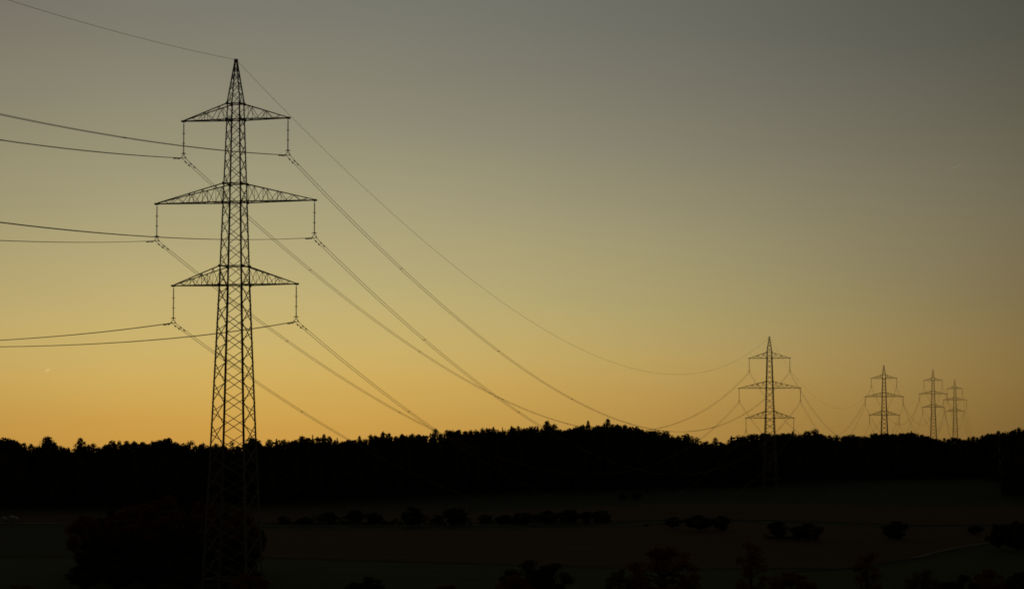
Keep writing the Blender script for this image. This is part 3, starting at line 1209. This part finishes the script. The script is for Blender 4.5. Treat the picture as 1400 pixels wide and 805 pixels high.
FG = [
    (340, 783, 238, 60, 'A', "red leaved bush at the bottom edge under the big pylon"),
    (500, 787, 232, 66, 'G', "dark bush top at the bottom edge, left of centre"),
    (612, 799, 232, 50, 'A', "red bush top barely showing at the bottom, centre"),
    (718, 765, 238, 70, 'G', "dark rounded treetop at the bottom edge, centre"),
    (754, 769, 234, 62, 'G', "dark treetop hugging the rounded one at bottom centre"),
    (706, 785, 222, 66, 'A', "reddish bush in front of the bottom centre treetops"),
    (846, 777, 236, 40, 'O', "dull yellow top left of the big round reddish tree"),
    (908, 746, 236, 98, 'A', "big round reddish tree rising from the bottom edge"),
    (1027, 739, 240, 44, 'T', "slim rusty tree standing upright at the bottom edge"),
    (1082, 781, 230, 76, 'A', "wide dark red bush at the bottom below the twin trees"),
    (1186, 752, 238, 42, 'T', "slim rusty tree at bottom right below the solitary round field tree"),
    (1262, 778, 232, 54, 'O', "dull yellow treetop below the pale road"),
    (1310, 784, 228, 62, 'G', "dark treetop at bottom between yellow and red ones"),
    (1356, 776, 232, 60, 'A', "red treetop at the bottom right below the road's end"),
    (1398, 780, 230, 60, 'G', "dark treetop in the bottom right corner"),
    (24, 799, 236, 66, 'A', "red bush top in the bottom left corner"),
]
for px, yt, d, w_, kd, lab in FG:
    p = at(px, yt, d)
    gz = ground_z(p.x, d)
    plant(kd, (p.x, d, gz), p.z - gz, w_ * d / F * 1.1, lab, "treetops along the bottom edge of the photo")

# --- wrapped bales by the lane at far left
for px, w_, lab in ((4.5, 1.1, "small pale rounded shape at the left edge beside the lane"),
                    (14.5, 1.35, "larger pale rounded shape second from the left edge"),
                    (20.5, 1.2, "pale rounded shape touching the larger one, right of it")):
    x, d = flat_at(px, 712.0)
    gz = ground_z(x, d)
    b = MB()
    n = 20
    half = 0.62
    ks = []
    rr = w_ / 2
    for yy, q in ((-half, .86), (-half + .06, .96), (-half + .14, 1), (half - .14, 1), (half - .06, .96), (half, .86)):
        k = len(b.v)
        for i in range(n):
            an = 2 * math.pi * i / n
            zz = max(math.sin(an) * rr * q, -rr * 0.93)
            b.v.append(Vector((math.cos(an) * rr * q * 1.02, yy, zz + rr * 0.93)))
        ks.append(k)
    for a_, c_ in zip(ks, ks[1:]):
        for i in range(n):
            j = (i + 1) % n
            b.f.append((a_ + i, a_ + j, c_ + j, c_ + i))
    b.f.append(tuple(ks[0] + i for i in range(n))[::-1])
    b.f.append(tuple(ks[-1] + i for i in range(n)))
    o = b.build("wrapped_bale", M['film'], None, (x, d, gz))
    tag(o, lab, "bale", "pale bales beside the far lane")


# --- two short vapour trails, high and far, still lit by the sun
def trail(px0, py0, px1, py1, d, r, label, blend):
    a, b = at(px0, py0, d), at(px1, py1, d * 1.01)
    m = bpy.data.materials.new("vapour")
    m.use_nodes = True
    t = m.node_tree
    t.nodes.clear()
    vo = t.nodes.new("ShaderNodeVolumeScatter")
    vo.inputs["Color"].default_value = (1.0, 0.96, 0.88, 1)
    vo.inputs["Density"].default_value = blend / (1.4 * r)
    vo.inputs["Anisotropy"].default_value = 0.7
    ou = t.nodes.new("ShaderNodeOutputMaterial")
    t.links.new(vo.outputs[0], ou.inputs["Volume"])
    mb = MB()
    n = 16
    pts, rs = [], []
    for i in range(n + 1):
        u = i / n
        pts.append((b - a) * u)
        rs.append(r * max(0.25, math.sin(math.pi * u ** 0.8)))
    mb.tube(pts, rs, 10)
    o = mb.build("vapour_trail", m, None, a)
    tag(o, label, "vapour trail")


trail(1295, 231.5, 1322, 224.5, 58000, 24, "faint thin vapour trail in the grey sky at upper right", 0.004)
trail(60, 508, 72, 503.5, 120000, 42, "tiny bright vapour streak low in the orange sky at left", 0.010)
